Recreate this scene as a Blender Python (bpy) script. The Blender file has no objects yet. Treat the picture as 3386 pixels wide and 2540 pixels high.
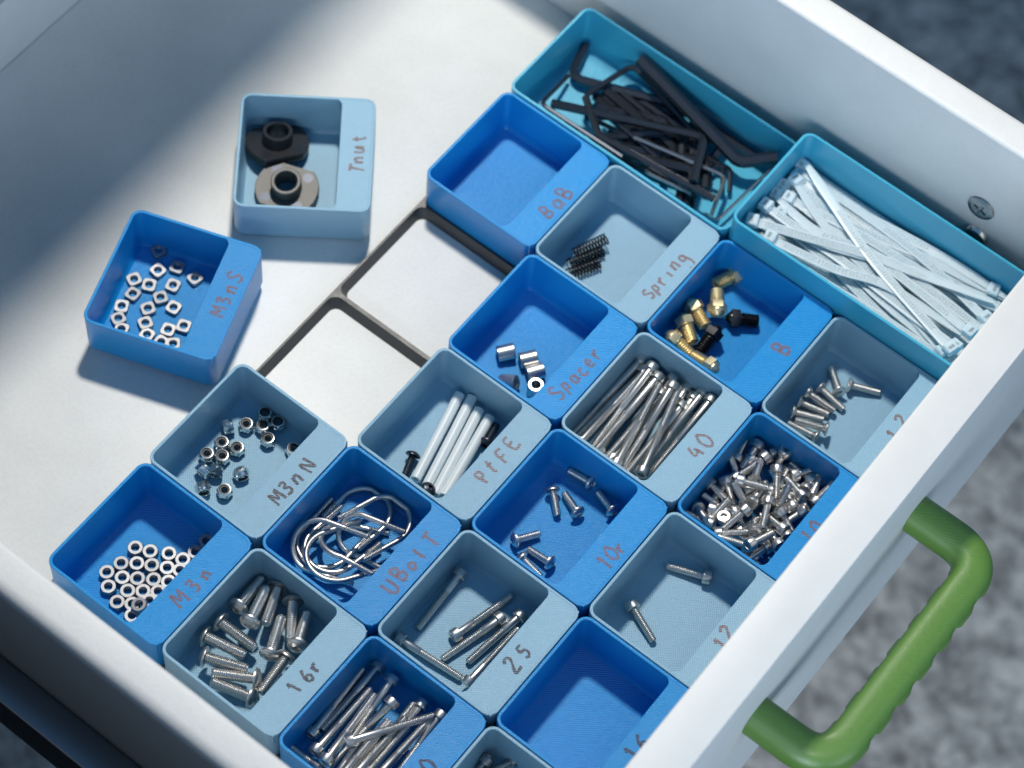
import bpy, math, random
from mathutils import Vector, Matrix, Quaternion

R = random.Random(7)
U = 0.0011            # one layout unit in metres (bins are 50 units = 55 mm)
SC = bpy.context.scene
COL = SC.collection

# ------------------------------------------------------------------ camera, light, exposure
def P3(u, v, h):
    """drawer coordinates: u towards the front, v towards the left side panel, h above the drawer bottom"""
    return Vector((u, -v, h)) * U

cd = bpy.data.cameras.new('camera'); cam = bpy.data.objects.new('camera', cd); COL.objects.link(cam)
rx = Vector((0.7872006, 0.61400482, 0.05756125))
up = Vector((-0.56154306, 0.67508592, 0.47846461))
bk = Vector((0.25492079, -0.40897075, 0.87621819))
m = Matrix((rx, up, bk)).transposed().to_4x4()
m.translation = P3(306.9078, 513.7749, 807.7665)
cam.matrix_world = m
cd.sensor_fit = 'HORIZONTAL'; cd.sensor_width = 36.0; cd.lens = 90.4676
cd.clip_start = 0.02; cd.clip_end = 20.0
cd.dof.use_dof = True; cd.dof.aperture_fstop = 9.0
cd.dof.focus_distance = (m.translation - P3(110, 215, 12)).dot(bk)
SC.camera = cam

SC.view_settings.view_transform = 'Standard'; SC.view_settings.look = 'None'
SC.view_settings.exposure = 0.0; SC.view_settings.gamma = 1.0
SC.cycles.max_bounces = 8; SC.cycles.diffuse_bounces = 4; SC.cycles.glossy_bounces = 4
SC.cycles.use_denoising = True
SC.cycles.caustics_reflective = False; SC.cycles.caustics_refractive = False

w = bpy.data.worlds.new('World'); SC.world = w; w.use_nodes = True
bg = w.node_tree.nodes['Background']
bg.inputs['Color'].default_value = (0.20, 0.49, 0.92, 1); bg.inputs['Strength'].default_value = 0.36

def area(name, loc, aim, size, power, color, shape='DISK'):
    l = bpy.data.lights.new(name, 'AREA'); l.shape = shape; l.size = size; l.energy = power; l.color = color
    o = bpy.data.objects.new(name, l); COL.objects.link(o)
    o.location = loc
    o.rotation_euler = (aim - loc).to_track_quat('-Z', 'Y').to_euler()
    return o
area('desk_lamp', P3(-150, -95, 733), P3(260, 300, 0), 0.075, 6.7, (1.0, 0.95, 0.86))
area('window_light', P3(640, 1430, 560), P3(100, 60, 40), 0.8, 15.0, (0.80, 0.92, 1.0), 'SQUARE')
area('front_fill', P3(1500, 420, 480), P3(-100, 120, 20), 0.8, 5.5, (0.80, 0.92, 1.0), 'SQUARE')  # weak fill light added to brighten the back panel, not a known window

# ------------------------------------------------------------------ materials
def mat(name, color, rough=0.5, metal=0.0, **k):
    ma = bpy.data.materials.new(name); ma.use_nodes = True
    b = ma.node_tree.nodes['Principled BSDF']
    b.inputs['Base Color'].default_value = (*color, 1); b.inputs['Roughness'].default_value = rough
    b.inputs['Metallic'].default_value = metal
    for kk, vv in k.items(): b.inputs[kk.replace('_', ' ')].default_value = vv
    return ma, ma.node_tree, b
def N(nt, t, **k):
    n = nt.nodes.new(t)
    for kk, vv in k.items(): setattr(n, kk, vv)
    return n
def L(nt, a, b): nt.links.new(a, b)
def coords(nt): return N(nt, 'ShaderNodeTexCoord').outputs['Object']
def noise(nt, co, scale, detail=3.0, rough=0.5, dist=0.0):
    n = N(nt, 'ShaderNodeTexNoise'); n.inputs['Scale'].default_value = scale; n.inputs['Detail'].default_value = detail
    n.inputs['Roughness'].default_value = rough; n.inputs['Distortion'].default_value = dist; L(nt, co, n.inputs['Vector']); return n
def ramp(nt, fac, stops):
    r = N(nt, 'ShaderNodeValToRGB'); e = r.color_ramp.elements
    while len(e) < len(stops): e.new(0.5)
    for el, (p, c) in zip(e, stops): el.position = p; el.color = (*c, 1) if len(c) == 3 else c
    L(nt, fac, r.inputs['Fac']); return r
def bump(nt, hgt, dist, strength=1.0, prev=None):
    b = N(nt, 'ShaderNodeBump'); b.inputs['Distance'].default_value = dist; b.inputs['Strength'].default_value = strength
    L(nt, hgt, b.inputs['Height'])
    if prev: L(nt, prev, b.inputs['Normal'])
    return b.outputs['Normal']
def math_(nt, op, a, b=None, clamp=False):
    n = N(nt, 'ShaderNodeMath', operation=op); n.use_clamp = clamp
    for i, x in enumerate((a, b)):
        if x is None: continue
        if isinstance(x, (int, float)): n.inputs[i].default_value = x
        else: L(nt, x, n.inputs[i])
    return n.outputs[0]

def printed(name, color, rough=0.36, period=0.62, amp=0.00007, cross=0.0):
    """FDM printed plastic: extrusion lines at 45 degrees on level faces, fine layers on upright ones"""
    ma, nt, b = mat(name, color, rough, Specular_IOR_Level=0.85)
    co = coords(nt)
    def wave(rot, per, dist):
        mp = N(nt, 'ShaderNodeMapping'); mp.inputs['Rotation'].default_value = (0, 0, math.radians(rot)); L(nt, co, mp.inputs['Vector'])
        wv = N(nt, 'ShaderNodeTexWave', wave_type='BANDS', bands_direction='X', wave_profile='SIN')
        wv.inputs['Scale'].default_value = 0.31416 / (per * U); wv.inputs['Distortion'].default_value = dist
        wv.inputs['Detail'].default_value = 2.0; wv.inputs['Detail Scale'].default_value = 0.6
        L(nt, mp.outputs[0], wv.inputs['Vector']); return wv.outputs['Fac']
    lines = wave(48, period, 1.6)
    if cross > 0:
        mx = N(nt, 'ShaderNodeMix'); mx.inputs[0].default_value = cross
        L(nt, lines, mx.inputs[2]); L(nt, wave(-42, period * 1.15, 2.5), mx.inputs[3]); lines = mx.outputs[0]
    blob = noise(nt, co, 420, 3.0, 0.65)
    hgt = math_(nt, 'ADD', lines, math_(nt, 'MULTIPLY', blob.outputs['Fac'], 0.9))
    nrm = N(nt, 'ShaderNodeNewGeometry')
    sep = N(nt, 'ShaderNodeSeparateXYZ'); L(nt, nrm.outputs['Normal'], sep.inputs[0])
    up_ = math_(nt, 'SUBTRACT', math_(nt, 'MULTIPLY', sep.outputs['Z'], 4.0), 3.0, True)
    hgt = math_(nt, 'MULTIPLY', hgt, up_)
    L(nt, bump(nt, hgt, amp), b.inputs['Normal'])
    # slight tone change between passes of the nozzle, and a hint of print variation between bins
    oi = N(nt, 'ShaderNodeObjectInfo')
    hs = N(nt, 'ShaderNodeHueSaturation'); hs.inputs['Color'].default_value = (*color, 1)
    v1 = math_(nt, 'ADD', math_(nt, 'MULTIPLY', oi.outputs['Random'], 0.10), 0.93)
    v2 = math_(nt, 'MULTIPLY', v1, math_(nt, 'ADD', math_(nt, 'MULTIPLY', math_(nt, 'MULTIPLY', blob.outputs['Fac'], up_), 0.16), 0.93))
    L(nt, v2, hs.inputs['Value']); L(nt, hs.outputs[0], b.inputs['Base Color'])
    rg = math_(nt, 'ADD', math_(nt, 'MULTIPLY', blob.outputs['Fac'], 0.22), rough - 0.11)
    L(nt, rg, b.inputs['Roughness'])
    return ma

M = {}
M['blue'] = printed('blue_plastic', (0.003, 0.31, 0.76), 0.38, 0.66, 0.00017)
M['pale'] = printed('pale_blue_plastic', (0.265, 0.485, 0.645), 0.40, 0.62, 0.00013, 0.35)
M['teal'] = printed('teal_plastic', (0.05, 0.45, 0.67), 0.34, 0.60, 0.00008)
M['green'] = printed('green_plastic', (0.120, 0.255, 0.035), 0.40, 0.5, 0.0001)
M['black_print'] = printed('black_plastic', (0.022, 0.026, 0.032), 0.42, 0.6, 0.00004)

def melamine(name, color, grain, amp, rough, dirt=1.0):
    ma, nt, b = mat(name, color, rough)
    co = coords(nt)
    n1 = noise(nt, co, grain, 4.0, 0.6, 0.6); n2 = noise(nt, co, 60, 3.0, 0.5)
    L(nt, bump(nt, n1.outputs['Fac'], amp), b.inputs['Normal'])
    sp = noise(nt, co, 620, 2.0, 0.7); ds = noise(nt, co, 95, 5.0, 0.75)
    r = ramp(nt, n2.outputs['Fac'], [(0.3, tuple(c * 0.95 for c in color)), (0.7, color)])
    r3 = ramp(nt, sp.outputs['Fac'], [(0.36, (0.955, 0.955, 0.955)), (0.58, (1, 1, 1))])
    r4 = ramp(nt, ds.outputs['Fac'], [(0.23, (0.86, 0.855, 0.84)), (0.28, (1, 1, 1))])      # small scuffs and specks of dust
    m1 = N(nt, 'ShaderNodeMix', data_type='RGBA', blend_type='MULTIPLY'); m1.inputs[0].default_value = dirt
    m2 = N(nt, 'ShaderNodeMix', data_type='RGBA', blend_type='MULTIPLY'); m2.inputs[0].default_value = 1.0
    L(nt, r.outputs[0], m1.inputs[6]); L(nt, r3.outputs[0], m1.inputs[7]); L(nt, m1.outputs[2], m2.inputs[6]); L(nt, r4.outputs[0], m2.inputs[7]); L(nt, m2.outputs[2], b.inputs['Base Color'])
    return ma
M['white_board'] = melamine('white_melamine', (0.80, 0.81, 0.80), 1500, 0.00005, 0.40)
M['white_foil'] = melamine('white_foil', (0.80, 0.80, 0.785), 1000, 0.00013, 0.48, 0.5)
M['white_edge'] = melamine('white_edge_band', (0.80, 0.79, 0.765), 300, 0.00002, 0.5, 0.3)
M['blocker'] = melamine('dark_laminate', (0.035, 0.036, 0.04), 300, 0.00003, 0.5)
M['desk'] = melamine('desk_laminate', (0.30, 0.27, 0.24), 300, 0.00004, 0.5)

def metal(name, color, rough, grain=300, amp=0.000004, met=1.0):
    ma, nt, b = mat(name, color, rough, met)
    co = coords(nt); n = noise(nt, co, grain, 3.0, 0.6)
    L(nt, math_(nt, 'ADD', math_(nt, 'MULTIPLY', n.outputs['Fac'], 0.06), rough - 0.03), b.inputs['Roughness'])
    oi = N(nt, 'ShaderNodeObjectInfo'); hs = N(nt, 'ShaderNodeHueSaturation'); hs.inputs['Color'].default_value = (*color, 1)
    L(nt, math_(nt, 'ADD', math_(nt, 'MULTIPLY', oi.outputs['Random'], 0.24), 0.88), hs.inputs['Value']); L(nt, hs.outputs[0], b.inputs['Base Color'])
    return ma
M['steel'] = metal('stainless_steel', (0.66, 0.645, 0.62), 0.36)
M['zinc'] = metal('zinc_plated_steel', (0.40, 0.40, 0.41), 0.56)
M['gunmetal'] = metal('gunmetal', (0.20, 0.20, 0.195), 0.62)
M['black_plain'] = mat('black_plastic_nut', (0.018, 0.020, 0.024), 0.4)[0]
M['grey_steel'] = metal('dull_steel', (0.42, 0.43, 0.44), 0.34)
M['chrome'] = metal('chrome', (0.75, 0.75, 0.73), 0.18)
M['brass'] = metal('brass', (0.95, 0.78, 0.46), 0.38, met=0.9)
M['dark_steel'] = metal('hardened_dark_steel', (0.05, 0.05, 0.055), 0.34)
M['black_oxide'] = metal('black_oxide_steel', (0.065, 0.075, 0.095), 0.36, met=0.85)
M['rail'] = metal('galvanised_rail', (0.25, 0.27, 0.30), 0.4)
M['nylon_ring'] = mat('nylon_insert', (0.012, 0.016, 0.022), 0.5)[0]

def nylon(name, color, trans):
    ma, nt, b = mat(name, color, 0.34)
    b.inputs['Subsurface Weight'].default_value = 0.6; b.inputs['Subsurface Radius'].default_value = (1, 1, 1)
    b.inputs['Subsurface Scale'].default_value = 0.002
    b.inputs['Transmission Weight'].default_value = trans
    return ma
M['tie'] = nylon('natural_nylon', (0.70, 0.85, 0.92), 0.12)
M['ptfe'] = nylon('ptfe', (0.80, 0.89, 0.93), 0.10)

def ink(name, color, cover):
    ma, nt, b = mat(name, color, 0.55)
    co = coords(nt); n = noise(nt, co, 1500, 2.0, 0.6)
    mp = N(nt, 'ShaderNodeMapping'); mp.inputs['Rotation'].default_value = (0, 0, math.radians(48)); L(nt, co, mp.inputs['Vector'])
    wv = N(nt, 'ShaderNodeTexWave', wave_type='BANDS', bands_direction='X'); wv.inputs['Scale'].default_value = 0.31416 / (0.62 * U)
    wv.inputs['Distortion'].default_value = 1.6; L(nt, mp.outputs[0], wv.inputs['Vector'])
    f = math_(nt, 'ADD', math_(nt, 'MULTIPLY', n.outputs['Fac'], 0.7), math_(nt, 'MULTIPLY', wv.outputs['Fac'], 0.5))
    a = ramp(nt, f, [(0.45 + cover, (1, 1, 1)), (0.62 + cover, (0.15, 0.15, 0.15))])
    L(nt, a.outputs[0], b.inputs['Alpha'])
    return ma
M['ink_red'] = ink('faded_marker', (0.22, 0.085, 0.070), 0.10)
M['ink_dark'] = ink('dark_marker', (0.035, 0.014, 0.030), 0.22)

def carpet_mat():
    ma, nt, b = mat('grey_carpet', (0.2, 0.2, 0.2), 0.95)
    co = coords(nt)
    n1 = noise(nt, co, 60, 4.0, 0.65, 0.5); n2 = noise(nt, co, 240, 3.0, 0.6)
    r = ramp(nt, n1.outputs['Fac'], [(0.36, (0.20, 0.20, 0.197)), (0.50, (0.46, 0.455, 0.44)), (0.63, (0.75, 0.735, 0.70))])
    mx = N(nt, 'ShaderNodeMix', data_type='RGBA'); mx.inputs[0].default_value = 0.25
    r2 = ramp(nt, n2.outputs['Fac'], [(0.35, (0.03, 0.03, 0.03)), (0.7, (0.45, 0.45, 0.45))])
    L(nt, r.outputs[0], mx.inputs[6]); L(nt, r2.outputs[0], mx.inputs[7]); L(nt, mx.outputs[2], b.inputs['Base Color'])
    L(nt, bump(nt, n2.outputs['Fac'], 0.004), b.inputs['Normal'])
    return ma
M['carpet'] = carpet_mat()

# ------------------------------------------------------------------ mesh helpers (all in layout units, scaled by U)
class MB:
    def __init__(s): s.v = []; s.f = []
    def add(s, vs, fs):
        o = len(s.v); s.v += [tuple(x) for x in vs]; s.f += [tuple(i + o for i in f) for f in fs]
    def loops(s, loops, cap0=True, cap1=True, closed=True, wrap=False):
        n = len(loops[0]); vs = [p for lp in loops for p in lp]; fs = []
        K = len(loops)
        for k in range(K if wrap else K - 1):
            a, b = k * n, ((k + 1) % K) * n
            for i in range(n if closed else n - 1):
                j = (i + 1) % n; fs.append((a + i, a + j, b + j, b + i))
        if cap0 and not wrap: fs.append(tuple(range(n - 1, -1, -1)))
        if cap1 and not wrap: fs.append(tuple((K - 1) * n + i for i in range(n)))
        s.add(vs, fs)
    def mesh(s, name, smooth=None):
        me = bpy.data.meshes.new(name); me.from_pydata([(x * U, y * U, z * U) for x, y, z in s.v], [], s.f)
        me.validate(); me.update()
        if smooth is not None:
            for p in me.polygons: p.use_smooth = True
            me.set_sharp_from_angle(angle=math.radians(smooth))
        return me
def obj(name, me, ma, parent=None):
    if ma and not me.materials: me.materials.append(M[ma])
    o = bpy.data.objects.new(name, me); COL.objects.link(o)
    if parent: o.parent = parent
    return o
def tag(o, label=None, cat=None, group=None, kind=None):
    if label: o['label'] = label
    if cat: o['category'] = cat
    if group: o['group'] = group
    if kind: o['kind'] = kind
    return o
def empty(name, loc, label=None, cat=None, group=None):
    o = bpy.data.objects.new(name, None); COL.objects.link(o); o.empty_display_size = 0.005
    o.location = loc; return tag(o, label, cat, group)
def copy_tree(o, parent=None):
    c = o.copy(); COL.objects.link(c)
    if parent: c.parent = parent
    for ch in o.children: copy_tree(ch, c)
    return c
def rrect(hx, hy, r, h, seg=6, cx=0, cy=0):
    pts = []
    for sx, sy, a0 in ((1, 1, 0), (-1, 1, 90), (-1, -1, 180), (1, -1, 270)):
        for k in range(seg + 1):
            a = math.radians(a0 + 90 * k / seg)
            pts.append((cx + sx * (hx - r) + r * math.cos(a), cy + sy * (hy - r) + r * math.sin(a), h))
    return pts
def ring(r, z, n=20): return [(r * math.cos(2 * math.pi * i / n), r * math.sin(2 * math.pi * i / n), z) for i in range(n)]
def hexring(af, z, n=24):
    out = []
    for i in range(n):
        a = 2 * math.pi * i / n; s = (a + math.pi / 6) % (math.pi / 3) - math.pi / 6
        r = af / 2 / math.cos(s); out.append((r * math.cos(a), r * math.sin(a), z))
    return out
def frame_mat(axis, roll=0.0):
    """rotation whose +Z is axis"""
    q = Vector((0, 0, 1)).rotation_difference(axis.normalized())
    return q @ Quaternion((0, 0, 1), roll)
def resample(pts, radius, seg=5):
    """polyline with its inner corners rounded"""
    P = [Vector(p) for p in pts]; out = [P[0]]
    for a, b, c in zip(P, P[1:], P[2:]):
        d1 = (a - b); d2 = (c - b); ang = d1.angle(d2)
        t = min(radius / math.tan(ang / 2) if ang < 3.1 else 0, d1.length * 0.45, d2.length * 0.45)
        p0 = b + d1.normalized() * t; p1 = b + d2.normalized() * t
        for k in range(seg + 1):
            s = k / seg; out.append(p0 * (1 - s) ** 2 + b * (2 * s * (1 - s)) + p1 * s * s)
    out.append(P[-1]); return out
def sweep(mb, path, section, cap=True, upv=Vector((0, 0, 1)), scale=None):
    """section: list of (a,b) in the side/up frame"""
    path = [Vector(p) for p in path]; lps = []
    side_prev = None
    for i, p in enumerate(path):
        t = (path[min(i + 1, len(path) - 1)] - path[max(i - 1, 0)]).normalized()
        if side_prev is None:
            side = t.cross(upv)
            if side.length < 1e-4: side = t.cross(Vector((1, 0, 0)))
        else:
            side = side_prev - t * side_prev.dot(t)
        side.normalize(); side_prev = side; u2 = side.cross(t).normalized()
        sec = section if scale is None else scale(i, section)
        lps.append([p + side * a + u2 * b for a, b in sec])
    mb.loops(lps, cap, cap)
def circ(r, n=10, ph=0.0): return [(r * math.cos(2 * math.pi * i / n + ph), r * math.sin(2 * math.pi * i / n + ph)) for i in range(n)]

# measured positions (u, v, h) of the small parts, in layout units
D = {}
D['M40']=[((103.6,102.5,7.0),(101.7,139.0,4.0)),((107.0,105.4,6.0),(103.6,138.7,4.0)),((107.7,145.5,11.0),(107.8,110.4,9.0)),((109.3,104.5,11.0),(111.3,142.0,7.0)),((113.1,106.0,10.0),(113.4,140.7,9.0)),((123.5,145.5,15.0),(115.4,107.3,11.0)),((120.4,108.0,15.0),(124.7,139.3,11.0)),((132.6,142.7,16.0),(122.4,106.5,14.0)),((123.2,102.3,9.0),(127.3,131.4,6.0)),((117.3,102.3,9.0),(119.0,125.6,6.0)),((129.6,101.3,12.0),(130.0,127.3,9.0)),((127.6,103.8,9.0),(128.9,130.7,7.0)),((134.0,103.3,14.0),(133.9,135.2,10.0)),((117.9,109.8,9.0),(117.9,141.8,8.0)),((126.4,109.8,10.0),(127.5,141.2,11.0)),((119.5,141.4,7.0),(116.1,114.3,6.0)),((114.0,141.8,7.0),(111.3,115.0,5.0)),((129.5,109.9,7.0),(130.4,136.0,6.0))]
D['CY']=[((156.1,104.2,8.0),(156.6,115.5,5.0)),((152.7,112.2,5.0),(150.7,101.7,4.0)),((162.4,101.7,5.0),(154.6,98.3,3.0)),((165.7,102.3,12.0),(165.5,104.5,5.0)),((171.5,97.6,4.0),(165.4,96.7,14.0)),((161.2,107.4,10.0),(158.2,117.4,8.0)),((162.8,115.9,6.0),(162.1,113.6,14.5)),((167.5,109.7,12.0),(173.5,118.2,9.0)),((173.1,106.9,10.0),(177.8,98.1,8.0)),((180.5,100.8,8.0),(182.8,110.7,12.0)),((151.9,127.6,8.0),(162.3,129.7,9.0)),((155.5,123.4,9.0),(163.7,128.8,6.0)),((160.0,122.0,12.5),(170.4,117.5,12.0)),((166.0,125.6,8.0),(160.8,125.5,13.5)),((168.2,126.2,12.5),(167.1,117.4,7.0)),((168.5,130.7,14.5),(166.2,140.3,11.0)),((172.4,122.2,13.0),(176.1,130.6,12.0)),((180.4,112.7,12.0),(172.2,109.2,9.0)),((175.9,119.3,9.0),(175.4,116.4,15.0)),((180.0,117.7,11.0),(171.0,110.2,7.0)),((177.6,122.4,12.0),(185.2,124.0,7.0)),((182.6,127.4,12.0),(175.6,125.2,9.0)),((179.5,108.6,10.0),(179.5,101.8,7.0)),((184.9,111.4,11.0),(185.8,102.1,12.0)),((184.2,117.2,13.0),(181.9,120.9,9.0)),((175.4,134.8,13.0),(171.5,127.2,6.0)),((177.5,141.0,15.5),(181.2,130.0,13.0)),((176.1,140.1,11.0),(169.2,143.2,12.0)),((165.8,142.8,11.0),(173.3,136.4,12.0)),((163.9,136.6,11.0),(165.0,136.8,5.0)),((160.4,140.0,9.0),(160.7,133.4,10.0)),((161.6,140.9,10.0),(157.6,141.4,9.0)),((153.8,137.3,7.0),(158.3,141.0,12.0)),((162.5,132.9,8.0),(152.2,132.0,7.0)),((184.9,133.3,12.0),(179.7,130.5,9.0)),((185.1,128.2,11.0),(179.9,122.3,7.0)),((158.1,118.9,6.0),(154.0,115.6,6.0)),((178.7,103.6,8.0),(172.6,102.7,7.0))]
D['M25']=[((105.1,208.7,4.7),(106.3,234.2,3.5)),((118.0,227.4,4.7),(123.6,203.0,3.5)),((126.0,212.9,4.7),(119.5,237.5,3.5)),((130.5,207.7,4.7),(126.9,233.2,3.5)),((132.5,238.7,7.0),(134.2,215.9,10.5)),((104.5,240.3,4.7),(130.1,237.8,3.5))]
D['M30']=[((103.3,284.7,4.8),(101.3,255.9,3.5)),((105.1,252.6,4.8),(104.9,282.3,3.5)),((108.9,289.3,8.0),(108.3,260.1,5.0)),((114.1,290.5,10.0),(111.0,260.6,7.0)),((112.7,254.8,9.0),(115.1,277.8,7.0)),((118.5,262.0,12.0),(116.0,283.9,7.0)),((126.1,255.6,10.0),(127.1,281.7,7.0)),((116.8,281.8,14.0),(133.0,257.4,15.0)),((125.5,285.7,11.0),(124.0,260.2,10.0)),((123.0,296.5,11.0),(122.3,267.1,12.0)),((134.2,255.9,14.0),(134.9,276.8,10.0)),((131.5,287.2,14.5),(132.0,265.9,13.5)),((127.7,293.1,12.0),(127.5,272.9,11.0)),((125.2,291.9,13.5),(125.2,271.6,12.0)),((122.4,296.2,14.5),(121.7,277.1,12.5)),((120.9,301.7,10.0),(119.0,284.4,9.0)),((121.1,292.5,6.0),(103.1,293.0,5.0))]
D['M16']=[((55.9,267.5,8.0),(54.0,252.7,4.0)),((63.5,270.1,11.0),(58.5,255.4,8.0)),((61.1,252.3,7.0),(68.0,267.7,10.0)),((76.4,274.8,11.0),(69.8,261.0,9.0)),((68.0,252.9,7.0),(78.0,266.0,9.0)),((81.5,266.6,11.5),(74.3,252.5,6.0)),((54.1,274.8,8.0),(70.1,274.6,8.0)),((53.9,282.4,9.0),(68.8,279.3,9.0)),((59.0,288.5,10.0),(73.0,282.8,10.0)),((78.8,283.3,11.0),(63.5,292.0,10.0)),((82.4,289.6,12.0),(67.5,293.4,10.0)),((80.9,270.9,11.0),(82.6,286.3,11.0))]
D['M10']=[((109.9,163.1,5.5),(117.9,170.1,3.7)),((122.7,164.9,5.5),(113.9,161.1,3.7)),((131.8,156.5,5.5),(123.2,153.4,3.7)),((111.7,187.4,5.5),(117.0,178.2,3.7)),((127.0,186.0,5.5),(116.5,186.0,3.7)),((116.9,190.4,5.0),(122.3,190.8,3.7)),((119.3,152.6,5.5),(110.7,152.8,3.7))]
D['M12']=[((171.6,155.7,4.8),(157.8,160.6,3.5)),((157.7,180.6,4.8),(171.8,186.3,3.5))]
D['CS']=[((165.7,66.9,6.0),(157.7,59.5,3.5)),((167.0,61.8,5.2),(176.9,56.5,3.5)),((159.4,69.5,5.2),(169.8,70.4,3.5)),((157.4,74.5,6.0),(172.1,73.7,4.5)),((156.9,79.2,5.2),(167.5,75.8,3.5)),((157.5,84.4,6.0),(167.4,79.3,4.5)),((171.1,83.1,7.5),(160.4,86.5,6.0)),((169.8,87.3,6.0),(158.5,88.4,4.5))]
D['LAST']=[((161.1,250.1,6.0),(158.4,255.4,4.5)),((153.8,255.6,5.0),(153.4,258.5,3.5))]
D['BLK']=[((64.0,183.3,5.4),(66.2,190.1,3.7)),((78.4,192.4,11.0),(76.1,195.2,5.0)),((81.1,164.2,5.4),(78.8,154.6,3.7))]
D['NZ']=[((108.3,51.2,5.5),(104.9,59.5,5.0)),((112.4,68.2,8.0),(107.3,61.1,6.0)),((105.2,72.7,7.0),(112.8,75.6,5.5)),((106.5,80.2,7.5),(113.7,85.2,6.5)),((107.6,89.3,9.0),(115.3,89.2,6.0)),((119.3,66.2,5.7),(126.1,61.6,5.0)),((117.5,77.7,8.0),(117.5,86.2,6.0)),((125.1,90.5,10.0),(115.5,89.6,7.0))]
D['SP']=[((63.2,69.3,6.5),(58.0,82.3,6.5)),((64.7,73.2,4.2),(59.0,85.0,4.2)),((66.8,77.9,4.2),(61.2,89.0,4.2))]
D['SPC']=[(63.8,130.3,4.8),(71.6,127.3,4.8),(76.8,129.9,5.0),(81.0,135.4,8.0),(72.4,140.0,6.0)]
D['PT']=[((61.5,154.1,4.5),(71.1,190.9,6.0)),((65.7,152.2,4.7),(75.8,190.3,6.5)),((70.8,154.6,4.9),(80.3,191.6,7.0)),((75.6,154.7,5.0),(83.3,190.4,7.5))]
D['UB']=[[(60.5,220.2,8.0),(65.4,207.6,9.0),(81.7,213.7,8.0)],[(66.2,215.1,6.0),(60.5,227.1,8.0),(78.0,236.8,10.0)],[(57.6,214.7,5.0),(56.5,228.2,6.0),(75.2,230.9,7.0)],[(52.2,214.0,3.5),(52.4,228.9,4.0),(71.5,229.0,5.0)],[(74.5,220.8,13.0),(59.3,225.0,12.0),(65.3,240.8,6.0)],[(54.7,221.5,3.4),(55.2,210.2,3.4),(73.9,212.8,5.0)],[(82.8,211.1,12.0),(67.9,214.3,10.0),(70.5,226.0,3.2)],[(84.6,230.6,13.0),(71.5,231.7,11.0),(64.4,217.5,3.2)]]
D['M3N']=[(13.2,271.2,4.4),(18.0,269.0,4.4),(23.4,265.6,4.4),(28.5,264.3,4.4),(30.0,259.5,4.4),(30.2,254.0,4.4),(13.4,278.6,4.4),(17.5,275.3,4.4),(21.9,272.5,4.4),(26.5,270.0,4.4),(30.5,267.9,4.4),(11.9,284.1,4.4),(17.3,282.3,4.4),(21.4,279.3,4.4),(25.9,276.1,4.4),(30.3,273.6,4.4),(15.9,287.8,4.4),(21.9,284.8,4.4),(26.0,281.6,4.4),(30.0,278.5,4.4),(22.0,290.1,4.4),(26.3,287.5,4.4),(29.3,286.6,6.8),(30.0,282.9,4.4),(29.1,290.6,4.4)]
D['NY']=[(13.7,204.0,6.0),(19.5,203.8,6.0),(16.3,208.3,6.0),(11.4,211.5,6.0),(21.1,211.1,6.0),(30.4,208.5,6.0),(9.6,222.4,6.0),(15.1,220.6,6.0),(8.5,229.1,6.0),(13.2,226.4,6.0),(22.5,235.8,6.0),(7.2,216.2,4.8),(11.8,234.5,4.8),(15.2,232.2,4.8),(22.8,227.2,4.8),(16.3,239.9,5.0)]
D['SQ']=[(-54.8,183.6,3.8),(-50.4,178.1,3.8),(-42.3,177.5,3.8),(-58.8,191.8,3.8),(-53.1,190.1,3.8),(-46.4,184.7,3.8),(-55.0,196.7,3.8),(-46.4,191.5,3.8),(-54.7,203.0,3.8),(-46.8,197.7,3.8),(-40.1,191.6,3.8),(-52.1,207.6,3.8),(-43.5,202.9,3.8),(-32.2,195.0,3.8),(-35.5,199.7,3.8),(-48.4,210.2,3.8),(-39.9,206.1,3.8),(-34.0,205.1,3.8),(-30.2,203.0,3.8),(-60.2,177.1,3.8)]
D['SQC']=[(-69.4,177.9,23.0),(-24.2,161.8,23.0),(-7.3,205.9,23.0),(-51.9,223.1,23.0)]
D['TNC']=[(-72.8,113.9,23.0),(-34.2,85.0,23.0),(-2.8,126.0,23.0),(-45.1,153.9,23.0)]
D['TN']=[(-40.8,127.9,6.0),(-38.9,130.4,17.0),(-57.0,114.0,15.0),(-54.2,114.3,6.0)]
D['HK']=[[(12.5,37.5,11.0),(66.9,14.3,14.0),(75.5,33.9,15.0)],[(28.8,2.6,19.0),(82.7,13.9,12.0),(93.3,-0.2,15.0)],[(19.8,25.6,10.0),(25.5,1.9,11.0),(59.5,11.3,8.0)],[(-1.0,4.3,6.0),(9.0,20.4,6.0),(48.7,4.7,7.0)],[(7.8,20.2,6.0),(10.7,42.0,14.0),(48.1,40.8,13.0)],[(85.3,33.7,13.0),(34.9,37.6,11.0),(21.2,28.0,13.0)],[(45.6,29.7,11.0),(82.4,21.6,11.0),(87.9,38.7,10.0)],[(76.5,35.5,10.0),(58.5,38.6,10.0),(48.7,31.0,4.0)],[(29.0,27.4,11.0),(67.2,31.1,8.0),(66.7,20.4,4.0)],[(54.0,3.1,5.0),(88.8,-0.3,6.0),(91.6,-4.5,11.0)],[(37.1,-0.2,15.0),(72.5,8.3,9.0),(72.4,14.8,4.0)],[(31.8,10.9,5.0),(66.2,11.7,6.0),(65.5,3.5,4.0)],[(25.4,12.2,4.0),(50.5,19.3,4.0),(59.9,15.3,4.0)],[(74.6,18.8,9.0),(74.3,22.4,4.0),(51.5,24.7,4.0)],[(92.3,0.6,7.0),(89.8,36.8,6.0),(83.9,35.7,4.0)]]
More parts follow.
